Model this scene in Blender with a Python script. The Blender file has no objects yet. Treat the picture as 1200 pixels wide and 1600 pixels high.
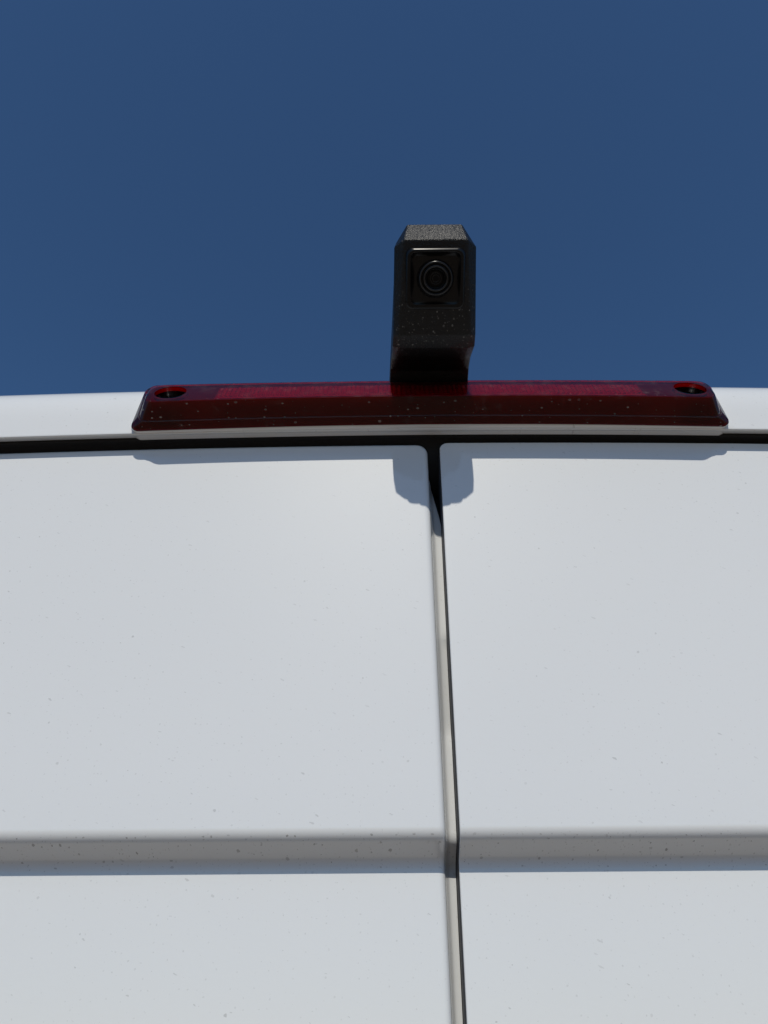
import bpy, bmesh, math, random
from mathutils import Vector, Matrix
random.seed(4)
scene = bpy.context.scene
COL = scene.collection

# ------------------------------------------------------------------ camera
U = 0.40            # distance phone to door (m); the layout below is in these units
HC = 2.10           # phone height
THETA = math.radians(35.9)
ROLL = math.radians(0.43)
CAM_X = -0.0358
fw = Vector((0, math.cos(THETA), math.sin(THETA)))
rt = Vector((1, 0, 0))
up = Vector((0, -math.sin(THETA), math.cos(THETA)))
up2 = up * math.cos(ROLL) + rt * math.sin(ROLL)
rt2 = rt * math.cos(ROLL) - up * math.sin(ROLL)
cd = bpy.data.cameras.new("camera")
cam = bpy.data.objects.new("camera", cd)
COL.objects.link(cam)
M3 = Matrix((rt2, up2, -fw)).transposed()
cam.matrix_world = Matrix.Translation((CAM_X, -U, HC)) @ M3.to_4x4()
cd.sensor_fit = 'VERTICAL'
cd.sensor_height = 36.0
cd.lens = 36.0 * 1150 / 1600
cd.clip_start = 0.01
cd.clip_end = 5000
scene.camera = cam

# ------------------------------------------------------------------ sky and sun
SUN_EL = math.radians(45.0)
SUN_AZ = 0.001      # sun travels a touch to +X
w = bpy.data.worlds.new("World")
scene.world = w
w.use_nodes = True
nt = w.node_tree
bg = nt.nodes["Background"]
sky = nt.nodes.new("ShaderNodeTexSky")
sky.sky_type = 'NISHITA'
sky.sun_disc = False
sky.sun_elevation = SUN_EL
sky.sun_rotation = math.pi
sky.altitude = 300
sky.air_density = 1.0
sky.dust_density = 0.3
sky.ozone_density = 8.5
wb = nt.nodes.new("ShaderNodeMix")          # white balance of the whole sky
wb.data_type = 'RGBA'
wb.blend_type = 'MULTIPLY'
wb.inputs[0].default_value = 1.0
wb.inputs[7].default_value = (0.84, 0.99, 1.02, 1)
nt.links.new(sky.outputs[0], wb.inputs[6])
nt.links.new(wb.outputs[2], bg.inputs[0])
bg.inputs[1].default_value = 0.079
sd = bpy.data.lights.new("sun", 'SUN')
sd.energy = 2.78
sd.angle = math.radians(0.53)
sd.color = (1.0, 0.945, 0.835)
sun = bpy.data.objects.new("sun", sd)
COL.objects.link(sun)
travel = Vector((SUN_AZ, math.cos(SUN_EL), -math.sin(SUN_EL)))
sun.rotation_euler = travel.to_track_quat('-Z', 'Y').to_euler()
sun.location = (0, -6, 8)
vs = scene.view_settings
vs.view_transform = 'Standard'
vs.look = 'None'
vs.exposure = 0.0
vs.gamma = 1.0
vs.use_curve_mapping = False
scene.cycles.use_denoising = True


# ------------------------------------------------------------------ materials
class NT:
    def __init__(s, name):
        s.m = bpy.data.materials.new(name)
        s.m.use_nodes = True
        s.t = s.m.node_tree
        s.b = s.t.nodes["Principled BSDF"]
        s.out = s.t.nodes["Material Output"]

    def n(s, kind, **kw):
        nd = s.t.nodes.new(kind)
        for k, v in kw.items():
            setattr(nd, k, v)
        return nd

    def l(s, a, b):
        s.t.links.new(a, b)

    def set(s, **kw):
        for k, v in kw.items():
            s.b.inputs[k.replace('_', ' ')].default_value = v

    def math(s, op, a, b=None, c=None):
        nd = s.n("ShaderNodeMath", operation=op)
        for i, x in enumerate((a, b, c)):
            if x is None:
                continue
            if isinstance(x, (int, float)):
                nd.inputs[i].default_value = x
            else:
                s.l(x, nd.inputs[i])
        return nd.outputs[0]

    def smooth(s, x, lo, hi, a=0.0, b=1.0):
        nd = s.n("ShaderNodeMapRange", interpolation_type='SMOOTHSTEP')
        s.l(x, nd.inputs[0])
        for i, v in enumerate((lo, hi, a, b)):
            nd.inputs[i + 1].default_value = v
        return nd.outputs[0]

    def coords(s, scale=(1, 1, 1), rot=(0, 0, 0), loc=(0, 0, 0)):
        tc = s.n("ShaderNodeTexCoord")
        mp = s.n("ShaderNodeMapping")
        mp.inputs["Scale"].default_value = scale
        mp.inputs["Rotation"].default_value = rot
        mp.inputs["Location"].default_value = loc
        s.l(tc.outputs["Object"], mp.inputs[0])
        return mp.outputs[0]

    def noise(s, vec, scale, detail=2.0, rough=0.5):
        nd = s.n("ShaderNodeTexNoise")
        s.l(vec, nd.inputs["Vector"])
        nd.inputs["Scale"].default_value = scale
        nd.inputs["Detail"].default_value = detail
        nd.inputs["Roughness"].default_value = rough
        return nd.outputs[0]

    def plane(s, vec, axes='XZ'):
        sep = s.n("ShaderNodeSeparateXYZ")
        s.l(vec, sep.inputs[0])
        cmb = s.n("ShaderNodeCombineXYZ")
        s.l(sep.outputs['XYZ'.index(axes[0])], cmb.inputs[0])
        s.l(sep.outputs['XYZ'.index(axes[1])], cmb.inputs[1])
        return cmb.outputs[0]

    def specks(s, vec, scale, rmin, rmax, keep):
        """round specks: one candidate per Voronoi cell, of random size, a share of the cells kept"""
        v = s.n("ShaderNodeTexVoronoi", feature='F1', voronoi_dimensions='2D')
        s.l(vec, v.inputs["Vector"])
        v.inputs["Scale"].default_value = scale
        sep = s.n("ShaderNodeSeparateColor")
        s.l(v.outputs["Color"], sep.inputs[0])
        k = s.math('LESS_THAN', sep.outputs[0], keep)
        r = s.math('MULTIPLY_ADD', s.math('POWER', sep.outputs[1], 2.5), rmax - rmin, rmin)
        d = s.math('DIVIDE', v.outputs["Distance"], r)
        f = s.smooth(d, 0.65, 1.05, 1.0, 0.0)
        f = s.math('MULTIPLY', f, k)
        return s.math('MULTIPLY', f, s.math('MULTIPLY_ADD', sep.outputs[2], 0.6, 0.4))

    def mix(s, fac, a, b):
        nd = s.n("ShaderNodeMix", data_type='RGBA')
        if isinstance(fac, (int, float)):
            nd.inputs[0].default_value = fac
        else:
            s.l(fac, nd.inputs[0])
        for i, x in ((6, a), (7, b)):
            if isinstance(x, tuple):
                nd.inputs[i].default_value = (*x, 1)
            else:
                s.l(x, nd.inputs[i])
        return nd.outputs[2]

    def bump(s, h, strength, dist):
        nd = s.n("ShaderNodeBump")
        nd.inputs["Strength"].default_value = strength
        nd.inputs["Distance"].default_value = dist
        s.l(h, nd.inputs["Height"])
        s.l(nd.outputs[0], s.b.inputs["Normal"])
        return nd


def paint_material(name, doors):
    m = NT(name)
    v = m.coords()
    vw = m.n("ShaderNodeVectorMath", operation='ADD')         # wobble so specks are not round dots
    nz = m.n("ShaderNodeTexNoise")
    m.l(v, nz.inputs["Vector"])
    nz.inputs["Scale"].default_value = 700
    sc = m.n("ShaderNodeVectorMath", operation='SCALE')
    m.l(nz.outputs["Color"], sc.inputs[0])
    sc.inputs["Scale"].default_value = 0.0012
    m.l(v, vw.inputs[0])
    m.l(sc.outputs[0], vw.inputs[1])
    v2 = m.plane(vw.outputs[0])
    tilt = m.n("ShaderNodeMapping", vector_type='TEXTURE')
    tilt.inputs["Rotation"].default_value = (0, 0, math.radians(-24))
    tilt.inputs["Scale"].default_value = (3.2, 1, 1.0)
    m.l(v2, tilt.inputs[0])
    a = m.specks(v2, 80, 0.020, 0.070, 0.22)                   # dots
    b = m.specks(tilt.outputs[0], 190, 0.03, 0.10, 0.24)      # short streaks
    c = m.specks(v2, 260, 0.05, 0.15, 0.42)                    # fine dust
    b = m.math('MULTIPLY', b, 0.34)
    c = m.math('MULTIPLY', c, 0.20)
    dirt = m.math('MAXIMUM', m.math('MULTIPLY', a, 0.38), m.math('MAXIMUM', b, c))
    patch = m.smooth(m.noise(v, 5.0, 3), 0.30, 0.70, 0.35, 1.0)
    dirt = m.math('MULTIPLY', dirt, patch)
    if doors:                                                  # road dirt flung up under the pressed ledge
        geo = m.n("ShaderNodeSeparateXYZ")
        m.l(v, geo.inputs[0])
        z = geo.outputs[2]
        up_ = m.smooth(z, HC + 0.0700, HC + 0.0760)
        dn_ = m.smooth(z, HC + 0.0860, HC + 0.0890, 1.0, 0.0)
        band = m.math('MULTIPLY', up_, dn_)
        flat = m.n("ShaderNodeMapping")
        flat.inputs["Scale"].default_value = (0.7, 1, 1.0)
        m.l(v2, flat.inputs[0])
        e = m.specks(flat.outputs[0], 330, 0.05, 0.24, 0.34)
        e2 = m.specks(flat.outputs[0], 640, 0.06, 0.26, 0.45)
        e = m.math('MAXIMUM', e, m.math('MULTIPLY', e2, 0.45))
        dirt = m.math('MAXIMUM', dirt, m.math('MULTIPLY', m.math('MULTIPLY', e, band), 0.68))
    film = m.smooth(m.noise(v, 2.2, 4), 0.3, 0.7)
    base = m.mix(film, (0.755, 0.765, 0.765), (0.730, 0.742, 0.745))
    colr = m.mix(dirt, base, (0.13, 0.115, 0.10))
    m.l(colr, m.b.inputs["Base Color"])
    rgh = m.math('MULTIPLY_ADD', m.noise(v, 9, 3), 0.08, 0.36)
    m.l(rgh, m.b.inputs["Roughness"])
    m.set(Specular_IOR_Level=0.10, Coat_Weight=1.0, Coat_Roughness=0.02, Coat_IOR=1.5)
    h = m.noise(v, 320, 2)
    m.bump(h, 0.05, 0.0006)
    return m.m


def plain(name, col, rough, spec=0.5, metallic=0.0, coat=0.0):
    m = NT(name)
    v = m.coords()
    f = m.noise(v, 60, 3)
    c = m.mix(f, tuple(x * 0.82 for x in col), tuple(min(1, x * 1.15) for x in col))
    m.l(c, m.b.inputs["Base Color"])
    m.set(Roughness=rough, Specular_IOR_Level=spec, Metallic=metallic, Coat_Weight=coat)
    return m.m


def grained_plastic():
    """black moulded plastic with leather-like grain and dried water spots low on the face"""
    m = NT("black_plastic")
    v = m.coords()
    g = m.noise(v, 1400, 2)
    g2 = m.noise(v, 600, 2)
    grain = m.math('ADD', g, g2)
    vp = m.plane(v, 'XY')
    sp = m.math('MAXIMUM', m.specks(vp, 300, 0.06, 0.26, 0.50),
                m.math('MULTIPLY', m.specks(vp, 600, 0.06, 0.28, 0.40), 0.7))
    sep = m.n("ShaderNodeSeparateXYZ")
    m.l(v, sep.inputs[0])
    y = sep.outputs[1]
    low = m.math('MULTIPLY', m.smooth(y, -0.104, -0.086), m.smooth(y, -0.052, -0.042, 1.0, 0.0))
    patch = m.smooth(m.noise(v, 45, 1), 0.25, 0.55, 0.35, 1.0)
    sp = m.math('MULTIPLY', m.math('MULTIPLY', sp, low), patch)
    dust = m.smooth(m.noise(v, 250, 4), 0.5, 0.8, 0.0, 0.10)
    c = m.mix(dust, (0.004, 0.004, 0.0043), (0.03, 0.028, 0.026))
    c = m.mix(m.math('MULTIPLY', sp, 0.55), c, (0.36, 0.35, 0.33))
    m.l(c, m.b.inputs["Base Color"])
    m.set(Roughness=0.37, Specular_IOR_Level=0.34)
    m.bump(grain, 0.8, 0.0006)
    return m.m


def red_lens():
    """red tinted clear plastic: light passes with a tint, the skin mirrors the sky"""
    m = NT("red_lens")
    v = m.coords()
    tr = m.n("ShaderNodeBsdfTransparent")
    tr.inputs[0].default_value = (0.50, 0.014, 0.075, 1)
    gl = m.n("ShaderNodeBsdfGlossy")
    gl.inputs["Color"].default_value = (1, 1, 1, 1)
    rr = m.smooth(m.noise(v, 120, 4), 0.35, 0.7, 0.10, 0.24)
    m.l(rr, gl.inputs["Roughness"])
    fr = m.n("ShaderNodeFresnel")
    fr.inputs["IOR"].default_value = 1.34
    mx = m.n("ShaderNodeMixShader")
    m.l(fr.outputs[0], mx.inputs[0])
    m.l(tr.outputs[0], mx.inputs[1])
    m.l(gl.outputs[0], mx.inputs[2])
    # dried drops and dust
    df = m.n("ShaderNodeBsdfDiffuse")
    df.inputs[0].default_value = (0.42, 0.34, 0.32, 1)
    sy = m.n("ShaderNodeSeparateXYZ")
    m.l(v, sy.inputs[0])
    cy = m.n("ShaderNodeCombineXYZ")
    m.l(sy.outputs[0], cy.inputs[0])
    m.l(m.math('SUBTRACT', sy.outputs[2], sy.outputs[1]), cy.inputs[1])
    s1 = m.specks(cy.outputs[0], 150, 0.05, 0.21, 0.42)
    sep = m.n("ShaderNodeSeparateXYZ")
    m.l(v, sep.inputs[0])
    lowz = m.smooth(sep.outputs[2], HC + 0.362, HC + 0.368, 0.55, 0.05)
    s1 = m.math('MULTIPLY', s1, lowz)
    dust = m.smooth(m.noise(v, 90, 5, 0.7), 0.56, 0.85, 0.0, 0.14)
    mx2 = m.n("ShaderNodeMixShader")
    m.l(m.math('MAXIMUM', s1, dust), mx2.inputs[0])
    m.l(mx.outputs[0], mx2.inputs[1])
    m.l(df.outputs[0], mx2.inputs[2])
    m.l(mx2.outputs[0], m.out.inputs[0])
    m.t.nodes.remove(m.b)
    return m.m


def red_glow():
    m = NT("red_translucent")
    m.set(Roughness=0.2, Base_Color=(0.62, 0.01, 0.02, 1))
    tl = m.n("ShaderNodeBsdfTranslucent")
    tl.inputs[0].default_value = (1.0, 0.03, 0.03, 1)
    mx = m.n("ShaderNodeMixShader")
    mx.inputs[0].default_value = 0.6
    m.l(m.b.outputs[0], mx.inputs[1])
    m.l(tl.outputs[0], mx.inputs[2])
    m.l(mx.outputs[0], m.out.inputs[0])
    return m.m


def core_material():
    """red diffusing plastic that lets some sun through"""
    m = NT("red_diffuser")
    v = m.coords()
    c = m.mix(m.noise(v, 80, 3), (0.20, 0.009, 0.020), (0.27, 0.012, 0.026))
    m.l(c, m.b.inputs["Base Color"])
    m.set(Roughness=0.4)
    tl = m.n("ShaderNodeBsdfTranslucent")
    tl.inputs[0].default_value = (0.85, 0.03, 0.04, 1)
    mx = m.n("ShaderNodeMixShader")
    mx.inputs[0].default_value = 0.36
    m.l(m.b.outputs[0], mx.inputs[1])
    m.l(tl.outputs[0], mx.inputs[2])
    m.l(mx.outputs[0], m.out.inputs[0])
    return m.m


def ground_material():
    m = NT("concrete_yard")
    v = m.coords()
    f = m.noise(v, 0.6, 6)
    g = m.noise(v, 60, 4)
    c = m.mix(f, (0.275, 0.208, 0.148), (0.212, 0.160, 0.115))
    c = m.mix(m.smooth(g, 0.35, 0.75, 0.0, 0.4), c, (0.16, 0.14, 0.12))
    m.l(c, m.b.inputs["Base Color"])
    m.set(Roughness=0.9)
    m.bump(g, 0.4, 0.004)
    return m.m


M_DOOR = paint_material("white_paint_doors", True)
M_BODY = paint_material("white_paint_body", False)
M_BLACK = grained_plastic()
M_RUBBER = plain("black_rubber", (0.012, 0.012, 0.013), 0.7, 0.3)
M_EDGE_SHADE = plain("edge_shade_grey", (0.065, 0.068, 0.076), 0.6, 0.3)
M_BEZEL = plain("bezel_plastic", (0.004, 0.004, 0.0045), 0.27, 0.26)
M_BUMPER = plain("dark_bumper_plastic", (0.03, 0.03, 0.032), 0.55)
M_TYRE = plain("tyre_rubber", (0.025, 0.025, 0.025), 0.8)
M_STEEL = plain("screw_steel", (0.60, 0.60, 0.61), 0.42, metallic=1.0)
M_RIM = plain("wheel_steel", (0.45, 0.45, 0.46), 0.35, metallic=0.9)
M_GLASS = plain("lens_glass", (0.004, 0.004, 0.005), 0.08, spec=0.12)
M_RING = plain("lens_ring_plastic", (0.006, 0.006, 0.0065), 0.26, spec=0.45)
M_LENS = red_lens()
M_CORE = core_material()
M_PRISM = plain("reflector_red", (1.0, 0.50, 0.60), 0.22, spec=0.9, metallic=0.40)
M_GLOW = red_glow()
M_TAIL = plain("tail_lamp_red", (0.25, 0.01, 0.015), 0.12, coat=0.6)


# ------------------------------------------------------------------ mesh helpers
def mesh_object(name, verts, faces, mat, parent=None, smooth=True, fix=True, label=None, kind=None):
    me = bpy.data.meshes.new(name)
    me.from_pydata([tuple(v) for v in verts], [], faces)
    if fix:
        bm = bmesh.new()
        bm.from_mesh(me)
        bmesh.ops.remove_doubles(bm, verts=bm.verts, dist=1e-6)
        bmesh.ops.recalc_face_normals(bm, faces=bm.faces)
        bm.to_mesh(me)
        bm.free()
    me.materials.append(mat)
    if smooth:
        me.polygons.foreach_set("use_smooth", [True] * len(me.polygons))
    ob = bpy.data.objects.new(name, me)
    COL.objects.link(ob)
    if parent:
        ob.parent = parent
    if label:
        ob["label"] = label
    if kind:
        ob["kind"] = kind
    return ob


def sharp_by_angle(ob, deg):
    bm = bmesh.new()
    bm.from_mesh(ob.data)
    for e in bm.edges:
        if len(e.link_faces) == 2 and e.calc_face_angle(0) > math.radians(deg):
            e.smooth = False
    bm.to_mesh(ob.data)
    bm.free()


def grid_faces(rows, cols, closed=False):
    f = []
    for r in range(rows - 1):
        for c in range(cols if closed else cols - 1):
            c2 = (c + 1) % cols
            f.append((r * cols + c, r * cols + c2, (r + 1) * cols + c2, (r + 1) * cols + c))
    return f


def box(name, lo, hi, mat, parent, bevel=0.0, seg=3):
    x0, y0, z0 = lo
    x1, y1, z1 = hi
    v = [(x, y, z) for x in (x0, x1) for y in (y0, y1) for z in (z0, z1)]
    f = [(0, 1, 3, 2), (4, 6, 7, 5), (0, 4, 5, 1), (2, 3, 7, 6), (0, 2, 6, 4), (1, 5, 7, 3)]
    ob = mesh_object(name, v, f, mat, parent)
    if bevel:
        bevel_mesh(ob, bevel, seg)
    return ob


def bevel_mesh(ob, width, seg=2, min_angle=15):
    bm = bmesh.new()
    bm.from_mesh(ob.data)
    es = [e for e in bm.edges if len(e.link_faces) == 2 and e.calc_face_angle(0) > math.radians(min_angle)]
    bmesh.ops.bevel(bm, geom=es, offset=width, segments=seg, profile=0.5, affect='EDGES', clamp_overlap=True)
    bmesh.ops.recalc_face_normals(bm, faces=bm.faces)
    bm.to_mesh(ob.data)
    bm.free()
    ob.data.polygons.foreach_set("use_smooth", [True] * len(ob.data.polygons))


def boolean_cut(ob, cutters):
    for c in cutters:
        md = ob.modifiers.new("cut", 'BOOLEAN')
        md.operation = 'DIFFERENCE'
        md.solver = 'EXACT'
        md.object = c
    bpy.context.view_layer.update()
    dg = bpy.context.evaluated_depsgraph_get()
    new = bpy.data.meshes.new_from_object(ob.evaluated_get(dg))
    ob.modifiers.clear()
    old = ob.data
    ob.data = new
    bpy.data.meshes.remove(old)


def P(x, p, z):
    """x in metres, p = how far proud of the door, z above the phone, both in units of U"""
    return Vector((x, -p * U, HC + z * U))


def sag(x):
    return -0.0545 * x * x


# ------------------------------------------------------------------ ground
g = mesh_object("ground", [(-1500, -1500, 0), (1500, -1500, 0), (1500, 1500, 0), (-1500, 1500, 0)],
                [(0, 1, 2, 3)], ground_material(), smooth=False)
g["kind"] = "structure"

# ------------------------------------------------------------------ the van
van = bpy.data.objects.new("van", None)
COL.objects.link(van)
van["label"] = "white panel van seen from below its closed rear doors, red brake light above"
van["category"] = "van"

Z_ROOF = HC + 0.424          # roof at the rear edge, centre line


def outline():
    """half section of the van seen from behind, as points and outward normals, from left sill over the roof"""
    pts = []
    R, xr = 0.15, 0.78
    sl = -2 * 0.0545 * xr
    n = Vector((-sl, 1)).normalized()
    c = Vector((xr, sag(xr))) - n * R
    a0 = math.atan2(n.y, n.x)
    n_roof = 46
    right = []
    for i in range(n_roof + 1):
        x = xr * i / n_roof
        s = -2 * 0.0545 * x
        nn = Vector((-s, 1)).normalized()
        right.append((Vector((x, sag(x))), nn))
    for i in range(1, 15):
        a = a0 * (1 - i / 14)
        nn = Vector((math.cos(a), math.sin(a)))
        right.append((c + nn * R, nn))
    xs = c.x + R
    z0 = c.y
    for z in (-0.4, -0.8, -1.2, -1.6, -1.95):
        right.append((Vector((xs + 0.03 * (z / -1.95), z)), Vector((1, 0))))
    left = [(Vector((-a.x, a.y)), Vector((-b.x, b.y))) for a, b in reversed(right[1:])]
    return left + right


OUT = outline()
# rear profile (p, z): lip in the gap, round of the header, header face, curve into the roof, then forward
prof = [(-0.075, 0.9060), (-0.020, 0.9020), (0.004, 0.8935), (0.0137, 0.8888), (0.0190, 0.8868), (0.0225, 0.8856),
        (0.0248, 0.8850), (0.0263, 0.8850), (0.0273, 0.8857), (0.0277, 0.8870), (0.0277, 0.8900)]
prof += [(0.0277, 0.905), (0.0277, 0.925), (0.0274, 0.940), (0.0264, 0.955), (0.0242, 0.970), (0.0205, 0.984),
         (0.0152, 0.997), (0.0085, 1.008), (0.0005, 1.0175), (-0.011, 1.0285), (-0.026, 1.0405), (-0.05, 1.053),
         (-0.09, 1.063), (-0.15, 1.071), (-0.4, 1.082), (-1.2, 1.10), (-4, 1.13), (-8, 1.14), (-11.5, 1.12)]
verts, cols = [], len(OUT)
for p, z in prof:
    d_off = 1.06 * U - z * U
    for pt, nn in OUT:
        q = pt - nn * d_off
        verts.append((q.x, -p * U, HC + 1.06 * U + q.y))
# nose of the van: keep it simple, it slopes down out of sight
for k, (yy, dz) in enumerate(((4.9, 0.12), (5.2, 0.55), (5.45, 0.95), (5.75, 1.25), (5.8, 1.5))):
    for pt, nn in OUT:
        zz = HC + 1.06 * U + pt.y + 0.03
        zmax = HC + 1.06 * U - dz
        verts.append((pt.x * (1 - 0.03 * k), yy, min(zz, zmax + 0.2 * sag(pt.x))))
rows = len(prof) + 5
body = mesh_object("body_shell", verts, grid_faces(rows, cols), M_BODY, van, fix=False,
                   label="white painted roof edge and header above the doors")
nose0 = (rows - 1) * cols
bm = bmesh.new()
bm.from_mesh(body.data)
bm.verts.ensure_lookup_table()
bm.faces.new([bm.verts[nose0 + i] for i in range(cols)])
bmesh.ops.recalc_face_normals(bm, faces=bm.faces)
bm.to_mesh(body.data)
bm.free()
body.data.polygons.foreach_set("use_smooth", [True] * len(body.data.polygons))

# door pressing: upper panel proud, rolled ledge, lower panel set back
T_L, Z1, Z2 = 0.0160, 0.0863, 0.0768


def build_ledge():
    """(z, y) polyline from the top of the roll to the lower panel, with rounded corners"""
    R1, R2 = 0.0080, 0.0065
    d1 = Vector((0, -1))                                   # down the upper panel, in (y, z)
    d2 = Vector((T_L, Z2 - Z1)).normalized()               # under the ledge
    d3 = Vector((0, -1))
    out = []

    def fillet(c, a, b, R, n):
        ang = a.angle(b)
        t = R * math.tan(ang / 2)
        p0, p1 = c - a * t, c + b * t
        for i in range(n + 1):
            s = i / n
            q = (1 - s) ** 2 * p0 + 2 * s * (1 - s) * c + s * s * p1
            out.append((q.y, q.x))
    fillet(Vector((0, Z1)), d1, d2, R1, 10)
    fillet(Vector((T_L, Z2)), d2, d3, R2, 6)
    return out


LEDGE = build_ledge()


def ledge(z):
    """y of the door skin at height z (relative to the phone)"""
    if z >= LEDGE[0][0]:
        return 0.0
    if z <= LEDGE[-1][0]:
        return T_L
    for (za, ya), (zb, yb) in zip(LEDGE, LEDGE[1:]):
        if zb <= z <= za:
            t = (za - z) / (za - zb) if za != zb else 0
            return ya + (yb - ya) * t
    return T_L


Z_TOP = 0.877 * U
Z_BOT = -1.52
X_OUT = 0.838


def top_shift(x, z):
    ax = abs(x)
    s = sag(x)
    R = 0.09
    if ax > X_OUT - R:
        u = min(1, (ax - (X_OUT - R)) / R)
        s -= R * (1 - math.sqrt(max(0, 1 - u * u)))
    wgt = max(0.0, min(1.0, (z - 0.10) / (Z_TOP - 0.03 - 0.10)))
    return s * wgt


def seam_lean(x, z, k=0.0102):
    """the gap between the doors leans a few millimetres from top to bottom"""
    d = min(max(Z_TOP - z, 0.0), 0.42)
    return -k * d * max(0.0, 1 - abs(x) / 0.30)


ZS = [Z_TOP - 0.0082 - k for k in (0, 0.006, 0.014, 0.03, 0.05, 0.08, 0.11, 0.14, 0.17, 0.20, 0.225)]
ZS += [z for z, _ in LEDGE] + [0.065, 0.055, 0.04, 0.0, -0.1, -0.3, -0.6, -1.0, -1.3, Z_BOT]
ZS = sorted(set(round(z, 6) for z in ZS), reverse=True)


def make_door(sign, xe, rc, rr, label):
    """sign -1: left door, +1: right door; xe = |x| of the edge at the middle gap"""
    n_x = 44
    xo = X_OUT
    xs = [xo - (xo - (xe + rc)) * (1 - (1 - i / n_x) ** 1.15) for i in range(n_x + 1)]
    zs = [z for z in ZS if z < Z_TOP - rc - 1e-5]
    zs = [Z_TOP - rc] + zs
    n_a = 10
    verts, faces = [], []
    loops = []

    def put(x, z, dy):
        zz = z + top_shift(x, z)
        verts.append((sign * x + seam_lean(x, z, 0.0102 if sign > 0 else 0.0045), ledge(z) + dy, HC + zz))
        return len(verts) - 1

    def loop(delta, dy):
        ids = [put(x, Z_TOP - delta, dy) for x in xs]
        r = max(rc - delta, 0.00002)
        for i in range(1, n_a):
            a = math.pi / 2 * i / n_a
            ids.append(put(xe + rc - r * math.sin(a), Z_TOP - rc + r * math.cos(a), dy))
        ids += [put(xe + delta, z, dy) for z in zs]
        return ids

    walls = [0.034, 0.024, 0.015, 0.009]
    for wy in walls:
        loops.append(loop(0.0, wy))
    for k in range(9):
        dl = rr * (1 - math.cos(math.pi / 2 * k / 8))
        dy = rr * (1 - math.sin(math.pi / 2 * k / 8))
        loops.append(loop(min(dl, rc), dy))
    loops.append(loop(rc, 0.0))
    for a, b in zip(loops, loops[1:]):
        for i in range(len(a) - 1):
            faces.append((a[i], a[i + 1], b[i + 1], b[i]))
    # interior grid
    inner = loops[-1]
    top = inner[:n_x + 1]
    right = inner[n_x + n_a:]
    prev = top
    for j in range(1, len(zs)):
        row = [put(x, zs[j], 0.0) for x in xs[:-1]] + [right[j]]
        for i in range(n_x):
            faces.append((prev[i], prev[i + 1], row[i + 1], row[i]))
        prev = row
    ob = mesh_object("door", verts, faces, M_DOOR, van, label=label)
    return ob


GAP_L, GAP_R = 0.0042, 0.0044
door_l = make_door(-1, GAP_L, 0.0082, 0.0042, "left rear door panel with pressed ledge, meeting the right door at the gap")
door_r = make_door(1, GAP_R, 0.0062, 0.0008, "right rear door panel with pressed ledge and crisp edge at the gap")

# flange of the left door, set back in the gap
Z_FL0, Z_FL1 = 0.2880, 0.3190
zs_f = [0.3190, 0.3150, 0.3110, 0.3060, 0.3010, 0.2960, 0.2915, 0.288, 0.281] + [z for z in ZS if z < 0.275]
FL = [(-0.0043, 0.0022), (-0.0040, 0.0034), (-0.0036, 0.0052), (-0.0031, 0.0076), (-0.0026, 0.0098), (-0.0021, 0.0115),
      (-0.0015, 0.0128), (-0.0007, 0.0136), (0.0003, 0.0141), (0.0015, 0.0145), (0.0028, 0.0148), (0.0038, 0.0150)]


def step(a, b, z):
    t = max(0.0, min(1.0, (z - a) / (b - a)))
    return t * t * (3 - 2 * t)


verts = []
zs_f = sorted(set(zs_f + [0.275 - 0.004 * k for k in range(44)]), reverse=True)
for z in zs_f:
    xr = 0.0038
    if z > Z_FL0:
        xr = 0.0038 - 0.0064 * ((z - Z_FL0) / (Z_FL1 - Z_FL0)) ** 1.3
    steep = step(0.137, 0.148, z) * (1 - step(0.198, 0.206, z)) + 0.45 * (1 - step(0.05, 0.07, z))
    for x, y in FL:
        kk = 0.0045 + 0.0057 * (x + 0.0043) / 0.0081
        verts.append((min(x, xr) + seam_lean(0, z, kk), y + steep * 0.0022 * max(0, (x + 0.0021) / 0.006) + ledge(z), HC + z))
mesh_object("edge_flange", verts, grid_faces(len(zs_f), len(FL)), M_DOOR, door_l)
# dark strip added on the right door's edge, painting in the wall's shade
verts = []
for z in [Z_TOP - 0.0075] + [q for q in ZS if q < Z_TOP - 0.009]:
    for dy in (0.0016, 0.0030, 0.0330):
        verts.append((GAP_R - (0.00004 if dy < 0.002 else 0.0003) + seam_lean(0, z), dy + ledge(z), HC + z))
mesh_object("edge_shade", verts, grid_faces(len(verts) // 3, 3), M_EDGE_SHADE, door_r, label="dark strip painted as shade in the door gap")

# rubber seals behind the gaps
n = 60
verts = []
for i in range(n + 1):
    x = -0.82 + 1.64 * i / n
    s = sag(x)
    if abs(x) > 0.76:
        s -= (abs(x) - 0.76) * 0.8
    for yy, zz in ((0.030, 0.325), (0.016, 0.333), (0.0085, 0.345), (0.003, 0.3535), (-0.0012, 0.3540), (-0.0036, 0.3543), (-0.0046, 0.3550), (-0.0046, 0.3570), (0.0, 0.3585), (0.030, 0.3600)):
        verts.append((x, yy, HC + zz + s))
mesh_object("rubber_seal", verts, grid_faces(n + 1, 10), M_RUBBER, van, label="black rubber seal above the doors")
verts = []
for z in [0.36] + [0.33 - 0.05 * k for k in range(38)]:
    for xx, yy in ((-0.035, 0.050), (-0.018, 0.036), (0, 0.033), (0.018, 0.036), (0.035, 0.050)):
        verts.append((xx, yy + (T_L if z < 0.08 else 0), HC + z))
mesh_object("rubber_seal", verts, grid_faces(39, 5), M_RUBBER, van, label="black rubber seal in the gap between the doors")

for sx in (-1, 1):
    box("rubber_seal", (sx * 0.85 - 0.045, 0.036, 0.50), (sx * 0.85 + 0.045, 0.060, 2.36), M_RUBBER, van, 0.006)

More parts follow.
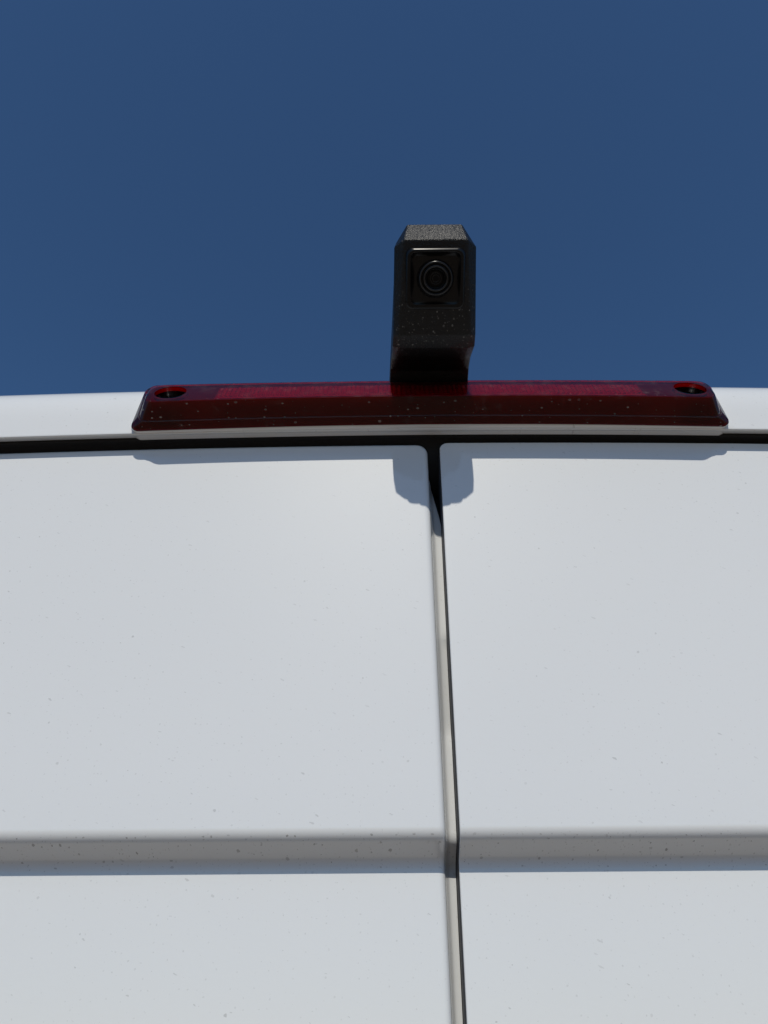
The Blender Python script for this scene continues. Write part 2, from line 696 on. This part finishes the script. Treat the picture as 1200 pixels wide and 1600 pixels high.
# bumper, tail lights and wheels (below and beside the picture)
box("bumper", (-0.93, -0.14, 0.36), (0.93, 0.12, 0.575), M_BUMPER, van, 0.03)
for s in (-1, 1):
    box("tail_light", (s * 0.885 - 0.028, -0.020, 0.95), (s * 0.885 + 0.028, 0.06, 1.45), M_TAIL, van, 0.012)


def lathe(name, prof, mat, parent, M, n=40, smooth=True):
    verts = []
    for r, h in prof:
        for i in range(n):
            a = 2 * math.pi * i / n
            verts.append(M @ Vector((r * math.cos(a), r * math.sin(a), h)))
    return mesh_object(name, verts, grid_faces(len(prof), n, True), mat, parent, smooth=smooth)


for yy in (1.05, 4.6):
    for s in (-1, 1):
        Mx = Matrix.Translation((s * 0.82, yy, 0.335)) @ Matrix.Rotation(s * math.pi / 2, 4, 'Y')
        wh = lathe("wheel", [(0.21, -0.10), (0.32, -0.10), (0.335, -0.07), (0.335, 0.07), (0.32, 0.10), (0.215, 0.105)],
                   M_TYRE, van, Mx)
        lathe("rim", [(0.215, 0.10), (0.20, 0.07), (0.10, 0.045), (0.07, 0.08), (0.001, 0.085)], M_RIM, wh, Mx)
box("underbody", (-0.86, 0.06, 0.40), (0.86, 5.6, 0.55), M_BUMPER, van)

# ------------------------------------------------------------------ brake light
LX = -0.0027            # centre of the lamp


def lamp_sag(x, t=0.5):
    """drop of the lamp towards its ends; its lower edge droops more than its upper one"""
    return (1.7 * (1 - t) + 1.2 * t) * sag(x)


def ring_points(bot, top, hw, r, taper=1.0, sagf=None, n=56):
    """rounded rectangle between a bottom and a top (p, z); returns bottom row and top row left to right"""
    L = math.hypot(top[0] - bot[0], top[1] - bot[1]) * U
    rv = min(r / L, 0.48)
    xs = []
    for i in range(15):
        xs.append(-hw + r * (1 - math.cos(math.pi / 2 * i / 14)))
    for i in range(1, n):
        xs.append(-hw + r + (2 * hw - 2 * r) * i / n)
    for i in range(15):
        xs.append(hw - r * (1 - math.cos(math.pi / 2 * (14 - i) / 14)))
    rowb, rowt = [], []
    for x in xs:
        e = max(0.0, abs(x) - (hw - r)) / r
        v = rv * (1 - math.sqrt(max(0.0, 1 - e * e)))
        for row, t in ((rowb, v), (rowt, 1 - v)):
            p = bot[0] + (top[0] - bot[0]) * t
            z = bot[1] + (top[1] - bot[1]) * t
            q = P(LX + x * (1 + (taper - 1) * t), p, z)
            q.z += lamp_sag(LX + x, t) if sagf is None else sagf * sag(LX + x)
            row.append(q)
    return rowb, rowt


def ring_solid(name, rings, mat, parent, cap_back=True, sharp=28, label=None):
    verts, faces = [], []
    prev = None
    first = None
    for rg in rings:
        b, t = ring_points(*rg)
        n = len(b)
        base = len(verts)
        verts += b + t[::-1]
        ids = list(range(base, base + 2 * n))
        if prev:
            for i in range(2 * n):
                j = (i + 1) % (2 * n)
                faces.append((prev[i], prev[j], ids[j], ids[i]))
        else:
            first = ids
        prev = ids
    n2 = len(prev)
    for ids in ([first, prev] if cap_back else [prev]):
        for i in range(n2 // 2 - 1):
            faces.append((ids[i], ids[i + 1], ids[n2 - 2 - i], ids[n2 - 1 - i]))
    ob = mesh_object(name, verts, faces, mat, parent, label=label)
    if sharp:
        sharp_by_angle(ob, sharp)
    return ob


def capsule(name, cx, mat, hx, hz, depth0, depth1, parent, caps=True, wall=0.0):
    """slot cutter or sleeve, its axis normal to the lamp's front facet"""
    fb, ft = P(0, 0.0780, 0.9186), P(0, 0.0502, 0.9830)
    mid = (fb + ft) / 2
    tz = (ft - fb).normalized()
    nrm = Vector((1, 0, 0)).cross(tz).normalized()          # outward, to -y
    if nrm.y > 0:
        nrm = -nrm
    n = 28
    ring = []
    for i in range(n):
        a = 2 * math.pi * i / n
        ca, sa = math.cos(a), math.sin(a)
        r = hz
        ring.append((((hx - r) if ca > 0 else -(hx - r)) + r * ca, r * sa))
    o = Vector((cx, mid.y, mid.z + lamp_sag(cx))) + tz * SLOT_UP
    verts = []
    for dep in (depth0, depth1):
        for a, b in ring:
            verts.append(o + Vector((a, 0, 0)) + tz * b + nrm * dep)
    faces = grid_faces(2, n, True)
    if caps:
        faces += [tuple(range(n - 1, -1, -1)), tuple(range(n, 2 * n))]
    ob = mesh_object(name, verts, faces, mat, parent, smooth=not caps)
    return ob, o, tz, nrm


SLOT_UP = 0.0006
HOLES = (-0.1875, 0.1833)
lamp_rings = [((0.0330, 0.8900), (0.0290, 0.9990), 0.530 * U, 0.006, 0.982),
              ((0.0365, 0.8893), (0.0320, 0.9985), 0.5305 * U, 0.006, 0.982),
              ((0.0385, 0.8905), (0.0335, 0.9980), 0.5295 * U, 0.006, 0.982),
              ((0.0468, 0.8978), (0.0372, 0.9957), 0.5165 * U, 0.008),
              ((0.0478, 0.8972), (0.0376, 0.9961), 0.5165 * U, 0.008),
              ((0.0488, 0.8974), (0.0380, 0.9960), 0.5160 * U, 0.008),
              ((0.0492, 0.8986), (0.0383, 0.9955), 0.5145 * U, 0.008),
              ((0.0755, 0.9150), (0.0470, 0.9865), 0.5030 * U, 0.010),
              ((0.0777, 0.9168), (0.0490, 0.9848), 0.5015 * U, 0.010),
              ((0.0780, 0.9186), (0.0502, 0.9830), 0.5000 * U, 0.010)]
lens = ring_solid("brake_light", lamp_rings, M_LENS, van, label="long dark red third brake light on the roof edge")
IN = 0.0085
core_rings = [((0.0345, 0.8920), (0.0300, 0.9970), 0.5275 * U, 0.006, 0.982),
              ((0.0482, 0.9016), (0.0365, 0.9940), 0.5130 * U, 0.008),
              ((0.0764, 0.9166), (0.0440, 0.9862), 0.5000 * U, 0.009),
              ((0.0766, 0.9180), (0.0445, 0.9850), 0.4990 * U, 0.009),
              ((0.0700, 0.9205), (0.0425, 0.9825), 0.4970 * U, 0.008)]
core = ring_solid("lamp_housing", core_rings, M_CORE, lens, label="dark red inner housing behind the lens")
cutters_l, cutters_c = [], []
for hx in HOLES:
    cutters_l.append(capsule("cut", hx, M_CORE, 0.0113, 0.0106, -0.0112, 0.02, None)[0])
    cutters_c.append(capsule("cut", hx, M_CORE, 0.0120, 0.0112, -0.0118, 0.02, None)[0])
boolean_cut(lens, cutters_l)
boolean_cut(core, cutters_c)
for c in cutters_l + cutters_c:
    bpy.data.objects.remove(c)
for ob in (lens, core):
    ob.data.polygons.foreach_set("use_smooth", [True] * len(ob.data.polygons))
    sharp_by_angle(ob, 28)
for hx in HOLES:
    sl, o, tz, nrm = capsule("screw_well", hx, M_GLOW, 0.0116, 0.0109, -0.0032, -0.0005, lens, caps=False)
    capsule("well_tube", hx, M_RUBBER, 0.0116, 0.0109, -0.0111, -0.0032, lens, caps=False)  # deep half of the well coloured black to paint in its shade
    # screw: washer ring, dished head with a cross slot
    c = o + nrm * -0.0106 + tz * -0.0040 + Vector((0.0015 if hx < 0 else -0.0015, 0, 0))
    Mx = Matrix.Translation(c) @ Matrix((Vector((1, 0, 0)), tz, Vector((1, 0, 0)).cross(tz))).transposed().to_4x4()
    if (Mx.to_3x3() @ Vector((0, 0, 1))).dot(nrm) < 0:
        Mx = Mx @ Matrix.Rotation(math.pi, 4, 'X')
    sc = lathe("screw", [(0.0062, 0.0), (0.0062, 0.0008), (0.0044, 0.0010), (0.0042, 0.0032), (0.0034, 0.0040),
                         (0.0022, 0.0040), (0.0018, 0.0022), (0.0001, 0.0020)], M_STEEL, lens, Mx, 28)
    fl = lathe("well_floor", [(0.0001, -0.0004), (0.0113, -0.0004)], M_RUBBER, lens, Mx, 24)

# retro-reflector field behind the lens: rows of little pyramids
fb, ft = P(0, 0.0700, 0.9205), P(0, 0.0425, 0.9825)
tz = (ft - fb).normalized()
nrm = Vector((0, -tz.z, tz.y))
verts, faces = [], []
x0, x1, nx, nz = -0.155, 0.150, 92, 5
L = (ft - fb).length
z_lo, z_hi = 0.0066, L - 0.0025


def lamp_pt(x, t, h):
    q = fb + tz * t + nrm * h
    return (x, q.y, q.z + lamp_sag(x, t / L))


for i in range(nx):
    for j in range(nz):
        xa, xb = x0 + (x1 - x0) * i / nx, x0 + (x1 - x0) * (i + 0.92) / nx
        za, zb = z_lo + (z_hi - z_lo) * j / nz, z_lo + (z_hi - z_lo) * (j + 0.88) / nz
        b = len(verts)
        verts += [lamp_pt(xa, za, 0.0002), lamp_pt(xb, za, 0.0002), lamp_pt(xb, zb, 0.0002), lamp_pt(xa, zb, 0.0002),
                  lamp_pt((xa + xb) / 2, za * 0.8 + zb * 0.2, 0.0012 + 0.0005 * random.random())]
        faces += [(b, b + 1, b + 4), (b + 1, b + 2, b + 4), (b + 2, b + 3, b + 4), (b + 3, b, b + 4)]
    xa, xb = x0 + (x1 - x0) * i / nx, x0 + (x1 - x0) * (i + 0.97) / nx      # bright sill under the prisms
    b = len(verts)
    verts += [lamp_pt(xa, 0.0020, 0.0002), lamp_pt(xb, 0.0020, 0.0002), lamp_pt(xb, 0.0024, 0.0012), lamp_pt(xa, 0.0024, 0.0012),
              lamp_pt(xb, 0.0062, 0.0004), lamp_pt(xa, 0.0062, 0.0004)]
    faces += [(b, b + 1, b + 2, b + 3), (b + 3, b + 2, b + 4, b + 5)]
mesh_object("reflector_prisms", verts, faces, M_PRISM, lens, smooth=False, fix=False, kind="stuff",
            label="field of tiny prisms behind the red lens")

# painted pad of the roof edge that carries the lamp
pad_rings = [((0.0100, 0.8868), (0.0050, 0.9990), 0.5345 * U, 0.008, 0.985, 1.15),
             ((0.0278, 0.8870), (0.0200, 0.9980), 0.5340 * U, 0.008, 0.985, 1.15),
             ((0.0320, 0.8876), (0.0260, 0.9960), 0.5325 * U, 0.007, 0.985, 1.15),
             ((0.0345, 0.8893), (0.0300, 0.9930), 0.5290 * U, 0.006, 0.985, 1.15)]
ring_solid("mounting_pad", pad_rings, M_BODY, van, cap_back=False, sharp=0,
           label="white painted pad under the brake light")

# ------------------------------------------------------------------ rear camera on its arm
CXC = -0.0012
# profile indices go round: nose bottom, face bottom, underside, neck, base, top, nose top
full = [(0.2985, 1.0480), (0.180, 0.955), (0.150, 0.958), (0.095, 0.990), (0.060, 1.000), (0.030, 0.990), (-0.02, 0.99),
        (-0.09, 1.03), (-0.075, 1.075), (-0.02, 1.125), (0.08, 1.150), (0.22, 1.140), (0.2985, 1.0900)]
side = [(0.2842, 1.0490), (0.176, 0.962), (0.152, 0.960), (0.097, 0.992), (0.062, 1.002), (0.032, 0.992), (-0.018, 0.99),
        (-0.085, 1.03), (-0.068, 1.070), (-0.015, 1.108), (0.08, 1.125), (0.20, 1.112), (0.270, 1.078)]


def hw_at(p, k):
    a = [0.0668, 0.0690, 0.0700, 0.0710, 0.0720, 0.0725, 0.0735, 0.074, 0.073, 0.070, 0.067, 0.064, 0.0640][k]
    return a * U


inner = [0.0510, 0.0600, 0.0600, 0.0600, 0.0600, 0.0600, 0.0600, 0.058, 0.056, 0.054, 0.051, 0.048, 0.0450]
verts = []
K = len(full)
for st in range(6):
    for k in range(K):
        if st in (0, 5):
            p, z = side[k]
            x = hw_at(p, k)
        elif st in (1, 4):
            p, z = full[k]
            x = inner[k] * U
        else:
            p, z = full[k]
            x = inner[k] * U * 0.33
        lean = -0.0008 * (1 - max(0.0, min(1.0, p / 0.18)))
        verts.append(P(CXC + lean + (x if st > 2 else -x), p, z))
faces = grid_faces(6, K, True) + [tuple(range(K)), tuple(range(5 * K + K - 1, 5 * K - 1, -1))]
camera_body = mesh_object("rear_camera", verts, faces, M_BLACK, van,
                          label="black plastic rear view camera on an arm above the brake light")
bevel_mesh(camera_body, 0.0009, 3, 12)

# face frame: origin on the face, ex across, ey up the face, ez out of it
pn, pf = P(0, *full[0]), P(0, *full[1])
ey = (pn - pf).normalized()
ex = Vector((1, 0, 0))
ez = ex.cross(ey).normalized()
if ez.y > 0:
    ez = -ez
FACE_L = (pn - pf).length
FO = pf + ey * (FACE_L * 0.600) + Vector((CXC, 0, 0))


def F(x, y, h):
    return FO + ex * x + ey * y + ez * h


def rr_ring(hx, hy, r, h, n=8, slope=0.0):
    pts = []
    for cx, cy, a0 in ((hx - r, hy - r, 0), (-hx + r, hy - r, 90), (-hx + r, -hy + r, 180), (hx - r, -hy + r, 270)):
        for i in range(n + 1):
            a = math.radians(a0 + 90 * i / n)
            yy = cy + r * math.sin(a)
            k = 1 - slope * (0.5 - 0.5 * yy / 0.0196) if h > 0 else 1
            pts.append(F(cx + r * math.cos(a), yy, h * k))
    return pts


def rr_loft(name, rings, mat, parent, cap=True, sharp=None):
    verts, n = [], None
    for rg in rings:
        pts = rr_ring(*rg, slope=0.75)
        n = len(pts)
        verts += pts
    faces = grid_faces(len(rings), n, True)
    if cap:
        faces.append(tuple(range((len(rings) - 1) * n, len(rings) * n)))
    ob = mesh_object(name, verts, faces, mat, parent)
    if sharp:
        sharp_by_angle(ob, sharp)
    return ob


hs = 0.0178
rr_loft("lens_bezel", [(hs + 0.0018, hs + 0.0018, 0.0045, -0.002), (hs + 0.0014, hs + 0.0014, 0.0045, 0.0008),
                       (hs + 0.0006, hs + 0.0006, 0.0044, 0.0024), (hs - 0.0002, hs - 0.0002, 0.0043, 0.0034),
                       (hs - 0.0010, hs - 0.0010, 0.0042, 0.0037), (hs - 0.0018, hs - 0.0018, 0.0036, 0.0032),
                       (hs - 0.0022, hs - 0.0022, 0.0032, 0.0008), (hs - 0.0050, hs - 0.0050, 0.0030, 0.0004)],
        M_BEZEL, camera_body, cap=True)
MF = Matrix.Translation(F(0, 0, 0)) @ Matrix((ex, ey, ez)).transposed().to_4x4()
if MF.to_3x3().determinant() < 0:
    MF = Matrix.Translation(F(0, 0, 0)) @ Matrix((-ex, ey, ez)).transposed().to_4x4()
lathe("lens_ring", [(0.0122, 0.0), (0.0118, 0.0016), (0.0110, 0.0030), (0.0108, 0.0052), (0.0103, 0.0060), (0.0097, 0.0060),
                    (0.0093, 0.0052), (0.0091, 0.0038), (0.0085, 0.0038), (0.0083, 0.0056), (0.0078, 0.0064), (0.0072, 0.0064),
                    (0.0067, 0.0056), (0.0060, 0.0034), (0.0050, 0.0030)], M_RING, camera_body, MF, 48)
gl = lathe("lens", [(0.0058, 0.0032), (0.0048, 0.0036), (0.0036, 0.0039), (0.0020, 0.0041), (0.00005, 0.0042)],
           M_GLASS, camera_body, MF, 40)
for r0 in (0.0036, 0.0022):
    rp = []
    for i in range(9):
        a = 2 * math.pi * i / 8
        rp.append((r0 + 0.00022 * math.cos(a), 0.00395 + (0.0036 - r0) * 0.1 + 0.00022 * math.sin(a)))
    lathe("lens_element", rp, M_STEEL if False else M_RING, gl, MF, 36)
